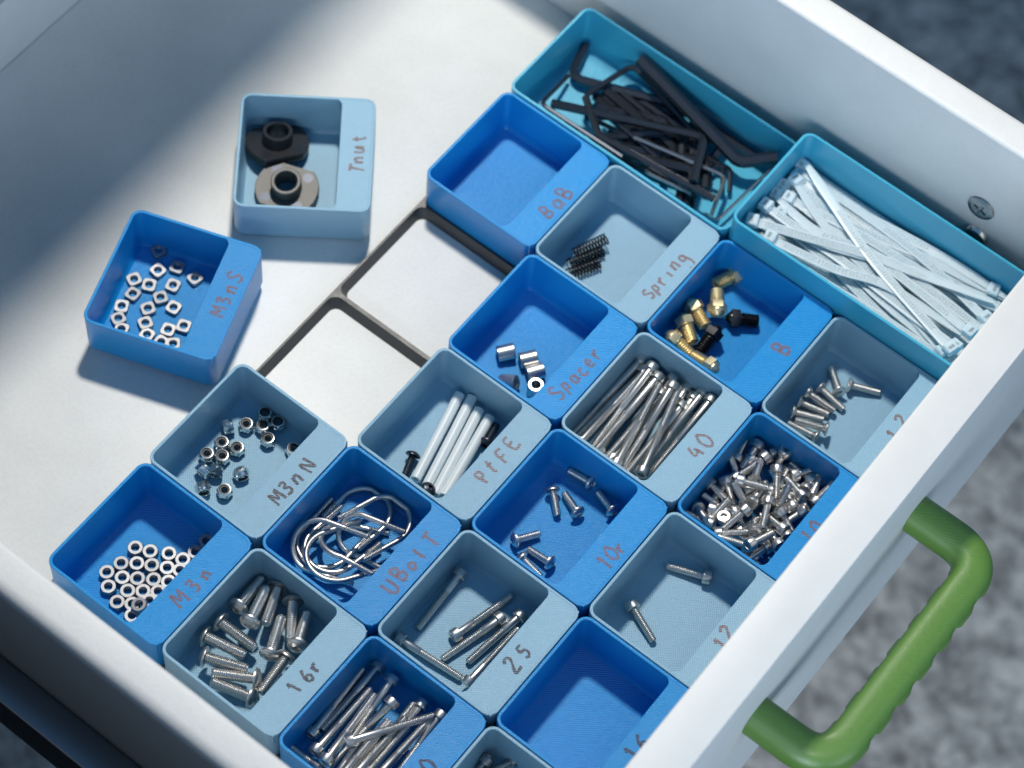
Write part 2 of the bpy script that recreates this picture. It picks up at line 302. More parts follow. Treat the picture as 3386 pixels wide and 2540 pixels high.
D['ZT']=[[(101.1,1.8,22.0),(122.3,13.0,23.0),(148.5,24.5,23.5),(189.4,37.2,24.0)],[(103.7,-3.1,18.0),(124.6,-4.0,17.0),(179.1,-5.6,17.0),(192.1,-9.7,18.0)],[(98.4,12.1,21.0),(130.8,23.9,21.0),(156.7,28.9,21.0),(187.3,38.1,21.0)],[(101.4,15.6,18.0),(126.9,8.8,19.0),(165.4,4.5,20.0),(193.7,3.8,20.0)],[(102.1,22.9,21.0),(123.3,26.4,22.0),(147.2,22.1,22.0),(190.9,26.6,23.0)],[(104.6,30.1,23.0),(128.4,29.7,23.0),(154.5,19.7,22.0),(191.3,10.3,23.0)],[(104.8,39.1,24.0),(126.0,30.7,23.5),(147.1,22.3,23.0),(167.4,17.1,22.0)],[(101.9,33.8,21.0),(128.9,29.9,21.0),(166.1,32.8,22.0),(190.1,35.2,23.0)],[(105.3,7.8,20.0),(138.0,7.9,20.0),(163.2,10.1,20.0),(192.0,16.9,21.0)],[(113.8,40.5,23.0),(138.7,36.0,23.0),(157.8,29.5,23.0),(189.5,28.5,22.0)],[(100.9,9.1,19.0),(127.5,9.8,19.0),(160.2,9.6,19.0),(187.4,1.7,19.0)]]
D['l40']=[(143.1,127.5,23.0),(143.1,123.4,23.0)]
D['lM3nN']=[(43.3,233.4,23.0),(45.0,216.8,23.0)]
D['lM3n']=[(43.4,282.0,23.0),(45.0,268.6,23.0)]
D['l16']=[(92.9,281.0,23.0),(93.6,271.3,23.0)]
D['l25']=[(143.4,229.7,23.0),(143.4,224.0,23.0)]
D['lU']=[(94.2,233.6,23.0),(94.3,211.7,23.0)]
D['lPT']=[(92.6,182.7,23.0),(93.4,165.8,23.0)]
D['lSpacer']=[(92.8,140.0,23.0),(93.4,118.7,23.0)]
D['lSpring']=[(91.8,87.0,23.0),(97.0,68.0,23.0)]
D['lnoz']=[(142.9,74.9,23.0)]
D['lBall']=[(43.5,82.4,23.0),(44.9,72.4,23.0)]
D['l10r']=[(144.5,180.8,23.0),(144.3,173.1,23.0)]
D['l12']=[(192.0,179.9,23.0),(192.1,175.3,23.0)]
D['l10']=[(192.0,129.4,23.0),(192.3,124.9,23.0)]
D['lcs']=[(192.9,77.2,23.0),(192.6,70.1,23.0)]
D['l30']=[(143.3,274.5,23.0)]
D['lemp']=[(192.3,229.9,23.0),(191.9,224.9,23.0)]
D['lT']=[(-19.2,115.5,23.0),(-28.5,103.7,23.0)]
D['lSQ']=[(-17.3,193.7,23.0),(-23.5,178.0,23.0)]
D['strip40']=[(136.5,102.0,23.0)]
D['stripD']=[(187.3,202.6,23.0)]
def W3(p): return Vector((p[0], -p[1], p[2]))          # layout triple -> layout xyz (unscaled)

# ------------------------------------------------------------------ room and drawer
mb = MB(); mb.add([(-3500, -3500, -520), (3500, -3500, -520), (3500, 3500, -520), (-3500, 3500, -520)], [(0, 1, 2, 3)])
tag(obj('floor', mb.mesh('floor'), 'carpet'), 'grey mottled carpet far below the open drawer', kind='structure')

def box(mb, u0, u1, v0, v1, h0, h1, r=0.8, seg=2):
    """box with rounded vertical edges and eased top"""
    cx, cy = (u0 + u1) / 2, -(v0 + v1) / 2; hx, hy = (u1 - u0) / 2, (v1 - v0) / 2
    mb.loops([rrect(hx, hy, r, h0, seg, cx, cy), rrect(hx, hy, r, h1 - r, seg, cx, cy), rrect(hx - r * .3, hy - r * .3, r * .8, h1 - r * .3, seg, cx, cy), rrect(hx - r, hy - r, r * .3, h1, seg, cx, cy)])

mb = MB()
pl = [(-900, 430), (-104, 430), (-104, -172), (700, -172), (700, -700), (-900, -700)]      # L-shaped top, (u, v); right arm added out of view to shade the carpet
lo = [(u, -v, 250.0) for u, v in pl]; hi = [(u, -v, 275.0) for u, v in pl]
mb.loops([lo[::-1], hi[::-1]])
tag(obj('desk_top', mb.mesh('desk_top'), 'desk'), 'unseen desk top that shades the back of the drawer, right arm added for shade', 'desk')

mb = MB(); box(mb, -500, 260, 390, 800, -519, 150, 2.0)  # unseen block added to keep light off the drawer's left outer face
tag(obj('side_blocker', mb.mesh('side_blocker'), 'blocker'), 'unseen dark block added left of the drawer to shade its side', 'blocker')

drawer = empty('drawer', P3(20, 156, 0), 'open white drawer holding printed bins of screws, with a green handle', 'drawer')
DO = Vector((20, -156, 0))
def dpart(name, mb, ma, smooth=40):
    for i, p in enumerate(mb.v): mb.v[i] = tuple(Vector(p) - DO)
    return obj(name, mb.mesh(name, smooth), ma, drawer)
mb = MB(); box(mb, -160, 202, -6.5, 319, -4, 0, 0.3); dpart('bottom_panel', mb, 'white_board')
def side_panel(v0, v1, r0, r1):
    mb = MB(); top, bot = 83.0, -6.0; prof = [(v0, bot)]
    for k in range(7):
        a = math.radians(180 - 90 * k / 6); prof.append((v0 + r0 + r0 * math.cos(a), top - r0 + r0 * math.sin(a)))
    for k in range(7):
        a = math.radians(90 - 90 * k / 6); prof.append((v1 - r1 + r1 * math.cos(a), top - r1 + r1 * math.sin(a)))
    prof.append((v1, bot))
    mb.loops([[(u, -v, h) for v, h in prof] for u in (-160.2, 201.7)])
    return dpart('side_panel', mb, 'white_foil', 50)
side_panel(-19.7, -6.52, 3.0, 1.6); side_panel(319.02, 332.5, 2.0, 4.2)
mb = MB(); box(mb, -172, -160.3, -6.4, 318.9, -4, 35, 0.8); dpart('back_panel', mb, 'white_foil')
mb = MB(); box(mb, 202, 217.5, -40, 362, -27, 83, 0.7); dpart('front_panel', mb, 'white_edge')
mb = MB(); box(mb, -170, 200, 333, 345, -2, 22, 0.6); dpart('slide_rail', mb, 'rail')

# green pull on the front panel
hh, va, vb, ue = 39.0, 107.5, 200.5, 245.6
path = resample([W3((217.6, va, hh)), W3((ue, va, hh)), W3((ue, vb, hh)), W3((217.6, vb, hh))], 13.0, 10)
fine = []
for a, b in zip(path, path[1:]):
    n = max(1, int((b - a).length / 1.4)); fine += [a.lerp(b, k / n) for k in range(n)]
fine.append(path[-1])
sec = [(x, y) for x, y, _ in rrect(7.0, 6.2, 6.0, 0, 6)]
def grip(i, section):
    p = fine[i]; v = -p.y
    if p.x < ue - 1.5 or not (va + 12 < v < vb - 12): return section
    ph = ((v - va - 12) % 12.0) / 12.0
    cut = 1.0 if ph < 0.5 else 0.0
    out = []
    for a, b in section:
        k = 1.0 - 0.20 * cut * (1.0 if (b < 2.2) else 0.0) * (1.0 if abs(a) > 2.4 else 0.5)
        out.append((a * k, b * k))
    return out
mb = MB(); sweep(mb, fine, sec, True, Vector((0, 0, 1)), grip); dpart('handle', mb, 'green', 50)

# screws in the right side panel
def lathe(mb, prof, n=20, cap0=True, cap1=True): mb.loops([ring(r, z, n) for r, z in prof], cap0, cap1)
mb = MB()
cross = []
loopo = []
lathe(mb, [(5.2, 0.0), (5.4, 0.35), (5.2, 0.8), (3.7, 1.2)], 28, False, False)
# recessed cross: star loop joined to the head face
def star(z, ro, wi, n=28):
    out = []
    for i in range(n):
        a = 2 * math.pi * i / n; c, s_ = abs(math.cos(a)), abs(math.sin(a))
        mx, mn = max(c, s_), min(c, s_)
        r = min(ro / mx, wi / max(mn, 1e-3)) if mn > 1e-3 else ro
        out.append((r * math.cos(a), r * math.sin(a), z))
    return out
mb.loops([ring(3.7, 1.2, 28), star(1.22, 2.9, 0.62), star(0.1, 2.3, 0.5)], False, True)
scr = obj('screw', mb.mesh('screw', 40), 'grey_steel', drawer)
scr.location = (Vector((169.5, 6.55, 43.8)) - DO) * U; scr.rotation_euler = (math.radians(90), 0, math.radians(0))
scr.rotation_mode = 'XYZ'; scr['label'] = 'cross-recess screw in the right side panel'
scr.rotation_euler = (math.radians(90), math.radians(20), 0)
mb = MB(); lathe(mb, [(5.2, 0.0), (5.2, 0.8), (4.5, 1.9), (3.4, 2.1), (3.1, 1.0)], 28)
cap = obj('screw_cap', mb.mesh('screw_cap', 40), 'chrome', drawer)
cap.location = (Vector((171.5, 6.55, 27.3)) - DO) * U; cap.rotation_euler = (math.radians(90), 0, 0)

# ------------------------------------------------------------------ black grid under the bins
mb = MB()
for i in range(4):
    for j in range(6):
        cx, cy = 50 * i + 25, -(50 * j + 25)
        o = rrect(25, 25, 0.05, 5.0, 6, cx, cy); a = rrect(24.2, 24.2, 3.6, 5.0, 6, cx, cy); b = rrect(22.5, 22.5, 3.2, 0.06, 6, cx, cy)
        mb.loops([o, a, b], False, False)
per = rrect(100.02, 150.02, 0.6, 5.0, 6, 100, -150); perb = rrect(100.6, 150.6, 0.8, 0.06, 6, 100, -150)
mb.loops([perb, per], False, False)
for i, p in enumerate(mb.v): mb.v[i] = (p[0] - 100, p[1] + 150, p[2])
g = obj('bin_grid', mb.mesh('bin_grid', 30), 'black_print'); g.location = P3(100, 150, 0)
tag(g, 'black plastic grid frame under the bins, two cells bare', 'grid frame')

# ------------------------------------------------------------------ bins
def bin_body_mesh(nx, name, H=23.0):
    hx, hy = 25 * nx - 0.2, 24.8
    def lp(ins, h, r=4.0): return rrect(hx - ins, hy - ins, max(r - ins, 0.5), h, 7)
    mb = MB()
    mb.loops([lp(2.1, 0.45), lp(0.3, 3.9), lp(0, 4.6), lp(0, H - .2), lp(0.18, H), lp(0.95, H), lp(1.12, H - .15), lp(1.25, 4.4), lp(1.6, 3.0), lp(2.4, 2.0)])
    return mb.mesh(name, 35)
BIN1, BIN2, BIN3 = bin_body_mesh(1, 'bin_body'), bin_body_mesh(2, 'bin_body', 23.8), bin_body_mesh(2, 'bin_body', 35.0)
def ledge_mesh():
    x0, x1, y = 12.3, 23.9, 23.85; r = 2.8; pts = [(x1, y)]
    n = 6
    for k in range(n + 1):                       # concave fillet at the top corner
        a = math.radians(90 - 90 * k / n); pts.append((x0 - r + r * math.sin(math.radians(90 * k / n)), y - r + r * math.cos(math.radians(90 * k / n))))
    for k in range(n + 1):
        a = math.radians(90 * k / n); pts.append((x0 - r + r * math.cos(a), -y + r - r * math.sin(a)))
    pts.append((x1, -y))
    mb = MB()
    def lp(d, h): return [(x + (d if 5 < x < x1 - .1 else 0), yy, h) for x, yy in pts]
    mb.loops([lp(0.9, 16.5), lp(0, 19.0), lp(0, 22.78), lp(0.12, 22.90)])
    return mb.mesh('label_ledge', 30)
LEDGE = ledge_mesh()
BMESH = {}
def meshfor(base, key, ma):
    k = (base.name, key, ma)
    if k not in BMESH:
        c = base.copy(); c.name = base.name; c.materials.clear(); c.materials.append(M[ma]); BMESH[k] = c
    return BMESH[k]

# handwriting: polylines on a unit-high letter, x to the right, y up
GL = {
 'M': [[(0, 0), (.1, 1), (.38, .35), (.66, 1), (.76, 0)]], 'N': [[(0, 0), (.06, .95), (.55, .05), (.6, 1)]],
 '3': [[(.05, .9), (.4, 1), (.5, .75), (.2, .55), (.52, .38), (.45, .06), (.03, .05)]], 'n': [[(0, .6), (.05, 0), (.05, .42), (.3, .62), (.42, .4), (.46, 0)]],
 'S': [[(.55, .85), (.3, 1), (.06, .78), (.3, .52), (.52, .3), (.32, 0), (0, .12)]], 'B': [[(.05, 0), (.05, 1), (.42, .9), (.4, .6), (.08, .52), (.5, .4), (.5, .1), (.05, 0)]],
 'a': [[(.45, .5), (.18, .58), (.02, .28), (.18, 0), (.42, .2), (.45, .55), (.52, 0)]], 'l': [[(.1, 1), (.06, .1), (.2, 0)]],
 't': [[(.2, .95), (.18, .1), (.36, 0)], [(0, .6), (.42, .64)]], 'T': [[(.28, .95), (.3, 0)], [(0, .95), (.6, 1)]], 'u': [[(0, .6), (.06, .08), (.3, .02), (.42, .6), (.48, 0)]],
 'P': [[(.08, -.1), (.1, .9), (.5, .85), (.46, .5), (.1, .42)]], 'F': [[(.08, 0), (.08, .95), (.58, 1)], [(.08, .5), (.46, .54)]],
 'E': [[(.55, .95), (.1, .9), (.08, .05), (.58, 0)], [(.08, .5), (.45, .52)]], 'p': [[(.04, -.4), (.06, .58), (.38, .55), (.4, .15), (.08, .08)]],
 'c': [[(.42, .5), (.2, .6), (.02, .3), (.18, 0), (.44, .1)]], 'e': [[(.04, .3), (.4, .34), (.3, .6), (.06, .42), (.1, .05), (.44, .06)]],
 'r': [[(0, .6), (.06, 0)], [(.05, .35), (.22, .58), (.4, .56)]], 'i': [[(.08, .6), (.1, 0)]], 'g': [[(.4, .55), (.1, .58), (.06, .2), (.38, .2), (.42, .55), (.5, -.35), (.2, -.65), (-.1, -.5)]],
 '1': [[(.02, .75), (.2, 1), (.22, 0)]], '6': [[(.45, 1), (.12, .6), (.05, .15), (.32, 0), (.5, .25), (.3, .48), (.08, .3)]], '2': [[(.02, .8), (.25, 1), (.48, .78), (.05, .02), (.58, .04)]],
 '5': [[(.5, 1), (.12, .98), (.08, .58), (.4, .58), (.5, .25), (.28, 0), (.02, .1)]], 'U': [[(.02, 1), (.06, .2), (.3, 0), (.54, .2), (.55, .98)]], 'o': [[(.22, .58), (.02, .3), (.2, 0), (.44, .28), (.22, .58)]],
 '4': [[(.3, 1), (0, .4), (.55, .42)], [(.42, .7), (.44, 0)]], '0': [[(.28, 1), (.02, .6), (.1, .08), (.4, .02), (.56, .5), (.28, 1)]], '8': [[(.3, .52), (.05, .75), (.28, 1), (.48, .75), (.05, .25), (.28, 0), (.52, .25), (.3, .52)]],
 ' ': [],
}
def smooth_line(pts):
    P = [Vector((x, y)) for x, y in pts]
    if len(P) < 3: return P
    out = []
    for i in range(len(P) - 1):
        p0, p1, p2, p3 = P[max(i - 1, 0)], P[i], P[i + 1], P[min(i + 2, len(P) - 1)]
        for k in range(5):
            t = k / 5
            out.append(0.5 * ((2 * p1) + (p2 - p0) * t + (2 * p0 - 5 * p1 + 4 * p2 - p3) * t * t + (3 * p1 - p0 - 3 * p2 + p3) * t ** 3))
    out.append(P[-1]); return out
def lettering(text, parent, ma, ucen, v0, adv, hgt, width):
    hgt *= 1.10; width *= 1.25
    """v0: bin-local v of the first letter's centre (text runs towards -v, letter tops towards -u)"""
    mb = MB(); rr = random.Random(text)
    for n, chh in enumerate(text):
        jx, jy, js, ja = rr.uniform(-.4, .4), rr.uniform(-.5, .5), rr.uniform(.86, 1.14), rr.uniform(-.2, .2)
        k_h = 22.93 + 0.002 * n
        for si, st in enumerate(GL[chh]):
            ln = smooth_line(st)
            pts = []
            for q in ln:
                x, y = (q.x - .28) * hgt * js * .95, (q.y - .5) * hgt * js
                x, y = x * math.cos(ja) - y * math.sin(ja), x * math.sin(ja) + y * math.cos(ja)
                pts.append((ucen - y + jy, -v0 + n * adv + x + jx))
            Lp, Rp = [], []
            for i, p in enumerate(pts):
                a, b = pts[max(i - 1, 0)], pts[min(i + 1, len(pts) - 1)]
                d = Vector((b[0] - a[0], b[1] - a[1])); d = d.normalized() if d.length > 1e-6 else Vector((1, 0))
                wd = width / 2 * (1 + rr.uniform(-.25, .25))
                z = k_h + 0.0006 * i + 0.015 * si
                Lp.append((p[0] - d.y * wd, p[1] + d.x * wd, z)); Rp.append((p[0] + d.y * wd, p[1] - d.x * wd, z))
            m0 = len(mb.v); K = len(pts)
            mb.v += Lp + Rp
            mb.f += [(m0 + i + K, m0 + i + K + 1, m0 + i + 1, m0 + i) for i in range(K - 1)]
    return obj('lettering', mb.mesh('lettering'), ma, parent)

def make_bin(i, j, col, label, text=None, ink='ink_red', v0=0, adv=4, hgt=4.4, ucen=18.6, width=.8, loc=None, rot=0.0, wide=None):
    t = empty('storage_bin', loc if loc else P3(50 * i + (50 if wide else 25), 50 * j + 25, 0), label, 'bin', 'printed plastic bins in the drawer')
    t.rotation_euler.z = rot
    obj('bin_body', meshfor(wide or BIN1, wide.name if wide else 0, col), None, t)
    if not wide: obj('label_ledge', meshfor(LEDGE, 0, col), None, t)
    if text: lettering(text, t, ink, ucen, v0, adv, hgt, width)
    return t
make_bin(0, 0, 'teal', 'wide teal bin full of black hex keys', wide=BIN2)
make_bin(2, 0, 'teal', 'taller wide teal bin full of translucent cable ties', wide=BIN3)
make_bin(0, 1, 'blue', 'empty blue bin below the hex keys, faded marker on its ledge', 'BaB', v0=8.2, adv=5.2, hgt=5.2, ucen=19.2)
make_bin(1, 1, 'pale', 'pale blue bin with ledge marked Spring', 'Spring', v0=12.2, adv=3.9, hgt=4.4, ucen=18.2)
make_bin(2, 1, 'blue', 'blue bin of brass nozzles beside the cable ties', 'B', v0=0, adv=4, hgt=5.4, ucen=18.4, width=1.0)
make_bin(3, 1, 'pale', 'pale blue bin of countersunk screws against the front panel', '12', v0=3.2, adv=6.5, hgt=4.6, ucen=18.0)
make_bin(1, 2, 'blue', 'blue bin with ledge marked Spacer', 'Spacer', v0=15.2, adv=4.3, hgt=4.8, ucen=18.1)
make_bin(2, 2, 'pale', 'pale blue bin with ledge marked 40 full of long screws', '40', v0=3.0, adv=5.4, hgt=5.6, ucen=18.3)
make_bin(3, 2, 'blue', 'blue bin heaped with short socket head screws', '10', v0=4.4, adv=4.6, hgt=4.8, ucen=17.2)
make_bin(1, 3, 'pale', 'pale blue bin with ledge marked PtFE', 'PtFE', v0=7.9, adv=5.6, hgt=4.8, ucen=18.0)
make_bin(2, 3, 'blue', 'blue bin with ledge marked 10r', '10r', v0=6.2, adv=3.9, hgt=4.8, ucen=19.4)
make_bin(3, 3, 'pale', 'pale blue bin holding just two screws', '12', v0=5.2, adv=4.6, hgt=4.8, ucen=17.2)
make_bin(0, 4, 'pale', 'pale blue bin with ledge marked M3nN', 'M3nN', 'ink_dark', v0=8.6, adv=5.5, hgt=4.6, ucen=19.0)
make_bin(1, 4, 'blue', 'blue bin with ledge marked UBolT', 'UBolT', v0=8.8, adv=5.5, hgt=4.8, ucen=19.2, width=.9)
make_bin(2, 4, 'pale', 'pale blue bin with ledge marked 25', '25', 'ink_dark', v0=4.9, adv=5.7, hgt=4.9, ucen=18.4)
make_bin(3, 4, 'blue', 'empty blue bin against the front panel', '16', 'ink_dark', v0=4.9, adv=5.2, hgt=4.8, ucen=17.4)
make_bin(0, 5, 'blue', 'blue bin with ledge marked M3n in the left corner', 'M3n', v0=7.2, adv=6.5, hgt=4.8, ucen=19.0)
make_bin(1, 5, 'pale', 'pale blue bin with ledge marked 16r in dark ink', '16r', 'ink_dark', v0=6.0, adv=4.9, hgt=5.0, ucen=18.3)
make_bin(2, 5, 'blue', 'blue bin of slim screws, ledge ending in a dark 0', '30', 'ink_dark', v0=5.2, adv=5.6, hgt=4.9, ucen=18.4)
make_bin(3, 5, 'pale', 'pale blue bin cut off by the lower edge of the photo', '20', 'ink_dark', v0=5.2, adv=5.6, hgt=4.9, ucen=18.0)
make_bin(0, 0, 'blue', 'loose blue bin of square nuts on the white drawer bottom', 'M3nS', v0=5.6, adv=5.2, hgt=4.8, ucen=19.0, loc=P3(-38.2, 192.2, 0.05), rot=math.radians(19.6))
make_bin(0, 0, 'pale', 'loose pale blue bin marked T nut at the back of the drawer', 'Tnut', v0=6.6, adv=4.6, hgt=4.4, ucen=18.8, loc=P3(-38.7, 119.7, 0.05), rot=math.radians(36.8))

# ------------------------------------------------------------------ screws
def head_socket(r, h, af, dep, n=24, knurl=0.0):
    mb = MB()
    lo = []
    def rk(rad, z, k): return [(rad * math.cos(2 * math.pi * i / n) * (1 - (k if i % 2 else 0)), rad * math.sin(2 * math.pi * i / n) * (1 - (k if i % 2 else 0)), z) for i in range(n)]
    mb.loops([ring(r * .45, h, n), ring(r * .92, h, n), rk(r, h - .15, knurl), rk(r, .45, knurl), ring(r * .88, 0, n), hexring(af * 1.06, 0.0, n), hexring(af, .15, n), hexring(af, dep, n)], False, True)
    return mb
def head_button(r, h, af, dep, n=24):
    mb = MB(); pr = [(r * .45, h), (r, h), (r, h * .84)]
    for k in range(1, 6): a = math.radians(15 * k); pr.append((r * math.cos(a) * .985, h * .84 * (1 - math.sin(a))))
    pr = [p for p in pr if p[0] > af * .62]
    mb.loops([ring(a, b, n) for a, b in pr] + [hexring(af * 1.05, .03, n), hexring(af, .12, n), hexring(af, dep, n)], False, True)
    return mb
def head_counter(r, h, r2, af, dep, n=24):
    mb = MB(); mb.loops([ring(r2, h, n), ring(r, .35, n), ring(r * .985, 0, n), hexring(af * 1.05, 0, n), hexring(af, .1, n), hexring(af, dep, n)], False, True); return mb
def shaft(r, L0, thread, pitch, z0, n=12):
    """plain shank then a fully modelled ridged thread down to the tip"""
    plain = L0 - thread; out = []
    if plain > 0.2:
        a = MB(); a.loops([ring(r, z0 - .05, 16), ring(r, z0 + plain - .25, 16), ring(r * .84, z0 + plain, 16)]); out.append(('shank', a))
    b = MB(); lps = []; z = z0 + max(plain, 0); k = 0
    while z < z0 + L0 - pitch:
        lps += [ring(r * .84, z, n), ring(r * 1.0, z + pitch * .42, n), ring(r * 1.0, z + pitch * .58, n)]; z += pitch
    lps += [ring(r * .84, z, n), ring(r * .8, z0 + L0, n)]
    b.loops(lps); out.append(('thread', b)); return out
def make_kind(hd, hh_, r, L0, thread, pitch):
    return [('head', hd.mesh('head', 35))] + [(nm, q.mesh(nm, 50)) for nm, q in shaft(r, L0, thread, pitch, hh_)]
K = .92
def m3_socket(L0, th): return make_kind(head_socket(2.52, 2.75, 2.3, 1.2, knurl=.03), 2.75, 1.36, L0, th, .62)
KINDS = {
 'm40': m3_socket(36.5, 18), 'm30': m3_socket(27.5, 17), 'm25': m3_socket(23.3, 16.5), 'm12': m3_socket(13.2, 13.2), 'm10': m3_socket(9.0, 9.0), 'm8': m3_socket(7.4, 7.4),
 'b16': make_kind(head_button(3.75, 2.1, 2.5, 1.2), 2.1, 1.95, 14.6, 14.6, .70),
 'b10': make_kind(head_button(2.75, 1.6, 1.9, .9), 1.6, 1.40, 9.2, 9.2, .60),
 'c12': make_kind(head_counter(2.7, 1.6, 1.4, 1.9, .9), 1.6, 1.38, 10.3, 10.3, .60),
}
def place_screw(kind, ma, head, tail, label, group, back=1.35, name='screw'):
    h, t = W3(head), W3(tail); ax = (t - h).normalized()
    e = empty(name, (h - ax * back) * U, label, 'screw', group)
    e.rotation_mode = 'QUATERNION'; e.rotation_quaternion = frame_mat(ax, R.uniform(0, 6.28))
    for nm, me in KINDS[kind]: obj(nm, meshfor(me, kind, ma), None, e)
    return e
def screws(key, kind, ma, labels, group, back=1.35, name='socket_screw'):
    for n, (a, b) in enumerate(D[key]):
        lb = labels[n] if isinstance(labels, list) else labels
        place_screw(kind, ma, a, b, lb, group, back, name)
screws('M40', 'm40', 'steel', 'long part-threaded socket head screw packed in the bin marked 40', 'long screws in the bin marked 40')
screws('M30', 'm30', 'steel', ['slim screw at the left wall, head down, of the lower blue bin', 'slim screw in deep shade with its head at the top of the lower blue bin', 'slim screw with its lit head low on the left in the lower blue bin', 'slim screw with its head beside the lower left one in the lower blue bin',
    'slim screw whose head stands highest in the light in the lower blue bin', 'slim screw with the large head in the middle of the lower blue bin', 'slim screw with its head right of the large one in the lower blue bin', 'slim screw lying across all the others in the lower blue bin',
    'slim screw passing under the crosswise one, tip up, in the lower blue bin', 'slim screw with a short bare tip below the large head in the lower blue bin', 'slim screw along the ledge with its head at the top in the lower blue bin'] + ['slim screw cut off by the lower edge of the photo in the lower blue bin'] * 5 + ['slim screw along the near wall of the lower blue bin'], 'slim screws in the blue bin at the lower edge')
screws('M25', 'm25', 'steel', ['shaded screw along the far left wall of the bin marked 25', 'screw with its socket facing the viewer in the bin marked 25', 'screw between two others, head up right, in the bin marked 25',
    'screw nearest the ledge with its head at the top in the bin marked 25', 'screw leaning on the ledge wall, head down, in the bin marked 25', 'screw along the near wall of the bin marked 25'], 'screws in the bin marked 25')
screws('M12', 'm12', 'steel', ['screw lying across the upper part of the two-screw bin', 'screw pointing down with its head in shade in the two-screw bin'], 'screws in the two-screw bin')
screws('CY', 'm10', 'steel', 'short socket head screw heaped in the blue bin by the front panel', 'short screws heaped in the blue bin')
cx, cy = 168.5, 125.0
rr = random.Random(5)
for n in range(34):                                              # the lower layer of the same heap
    u, v = cx + rr.uniform(-12.5, 12.5), cy + rr.uniform(-17.5, 17.5)
    a = rr.uniform(0, 6.283); du, dv = 3.2 * math.cos(a), 3.2 * math.sin(a)
    hgt = 5.0 + rr.uniform(0, 3.6)
    place_screw('m8', 'steel', (u - du, v - dv, hgt), (u + du, v + dv, hgt + rr.uniform(-1.6, 1.6)), 'short socket head screw heaped in the blue bin by the front panel', 'short screws heaped in the blue bin', 1.35, 'socket_screw')
screws('M16', 'b16', 'steel', ['stubby round head screw with its tip in shade in the bin marked 16r', 'stubby screw with a big grey head face in the bin marked 16r', 'stubby screw leaning head up beside the big grey head face in the bin marked 16r',
    'stubby screw with its head towards the viewer in the bin marked 16r', 'stubby screw standing head up near the ledge in the bin marked 16r', 'stubby screw closest to the ledge with its tip up in the bin marked 16r', 'topmost slanting screw on the left side of the bin marked 16r',
    'second slanting screw down the left side of the bin marked 16r', 'third slanting screw down the left side of the bin marked 16r', 'stubby level screw, head to the right, in the bin marked 16r', 'lowest stubby screw at the near corner of the bin marked 16r', 'stubby screw half under the ledge of the bin marked 16r'], 'round head screws in the bin marked 16r', 1.0, 'button_screw')
screws('M10', 'b10', 'steel', ['upright-leaning round head screw, left one of a pair in the bin marked 10r', 'round head screw right beside the leaning one in the bin marked 10r', 'round head screw close to the ledge, middle of the bin marked 10r',
    'round head screw lying level above the near wall of the bin marked 10r', 'round head screw with socket in shade at the near wall of the bin marked 10r', 'round head screw mostly hidden by the near wall of the bin marked 10r', 'topmost round head screw in the bin marked 10r'], 'round head screws in the bin marked 10r', .8, 'button_screw')
screws('CS', 'c12', 'steel', ['flat head screw standing off with its tip up in the far shade', 'flat head screw lying alone towards the front panel', 'first flat head screw of the fanned row', 'second flat head screw of the fanned row', 'third flat head screw of the fanned row',
    'fourth flat head screw of the fanned row', 'flat head screw with its head towards the viewer beside the fanned row', 'flat head screw pressed against the near wall of its bin'], 'flat head screws in the pale bin', .4, 'countersunk_screw')
screws('LAST', 'm12', 'grey_steel', ['dull screw with a bright head at the lower edge of the photo', 'dull screw in shade at the lower edge of the photo'], 'dull screws at the lower edge')
screws('BLK', 'b10', 'black_oxide', ['black screw left of the white tubes', 'black screw head poking up at the near end of the tubes', 'black screw between the tubes and the ledge'], 'black screws beside the white tubes', .8, 'black_screw')

# ------------------------------------------------------------------ nuts
def nut_mesh(name, af, h, hole, square=False, n=24):
    mb = MB(); rc = af * .5 * (1.02 if not square else 1.16)
    def outer(z, s=1.0):
        if not square: return hexring(af * s, z, n)
        out = []
        for i in range(n):
            a = 2 * math.pi * i / n; c = max(abs(math.cos(a)), abs(math.sin(a))); r = min(af / 2 / c, af * .62) * s
            out.append((r * math.cos(a), r * math.sin(a), z))
        return out
    ch = .28 if not square else .12
    top = ring(rc * .97, h, n) if not square else outer(h, .95); bot = ring(rc * .97, 0, n) if not square else outer(0, .95)
    lps = [ring(hole * 1.14, h, n), top, outer(h - ch), outer(ch), bot, ring(hole * 1.14, 0, n), ring(hole, .25, n)]
    z = .25
    while z < h - .5: lps += [ring(hole * 1.09, z + .2, n), ring(hole, z + .4, n)]; z += .4
    mb.loops(lps, False, False, True, True)
    return mb.mesh(name, 35)
NUT = nut_mesh('hex_nut', 5.05, 2.2, 1.32); NUT.materials.append(M['zinc'])
SQN = nut_mesh('square_nut', 5.0, 1.75, 1.32, True); SQN.materials.append(M['zinc'])
def put_nut(name, me, p, h, label, group, tilt=(0, 0), rz=None, top=True):
    o = obj(name, me, None)
    o.rotation_euler = (tilt[0], tilt[1], R.uniform(0, 6.28) if rz is None else rz)
    o.location = P3(p[0], p[1], p[2] - (h if top else 0))
    return tag(o, label, 'nut', group)
for n, p in enumerate(D['M3N']):
    special = n == 22
    put_nut('hex_nut', NUT, p, 2.2, 'hex nut lying on top of its neighbours in the bin marked M3n' if special else 'plain hex nut lying flat in the bin marked M3n', 'hex nuts in the bin marked M3n', (.16, -.1) if special else (R.uniform(-.02, .02), R.uniform(-.02, .02)))
for n, p in enumerate(D['SQ']):
    put_nut('square_nut', SQN, p, 1.75, 'square nut lost in the shade of the loose blue bin' if n == 19 else 'small square nut lying in the loose blue bin', 'square nuts in the loose blue bin', (R.uniform(-.06, .06), R.uniform(-.06, .06)))
ny = MB(); nn = 24
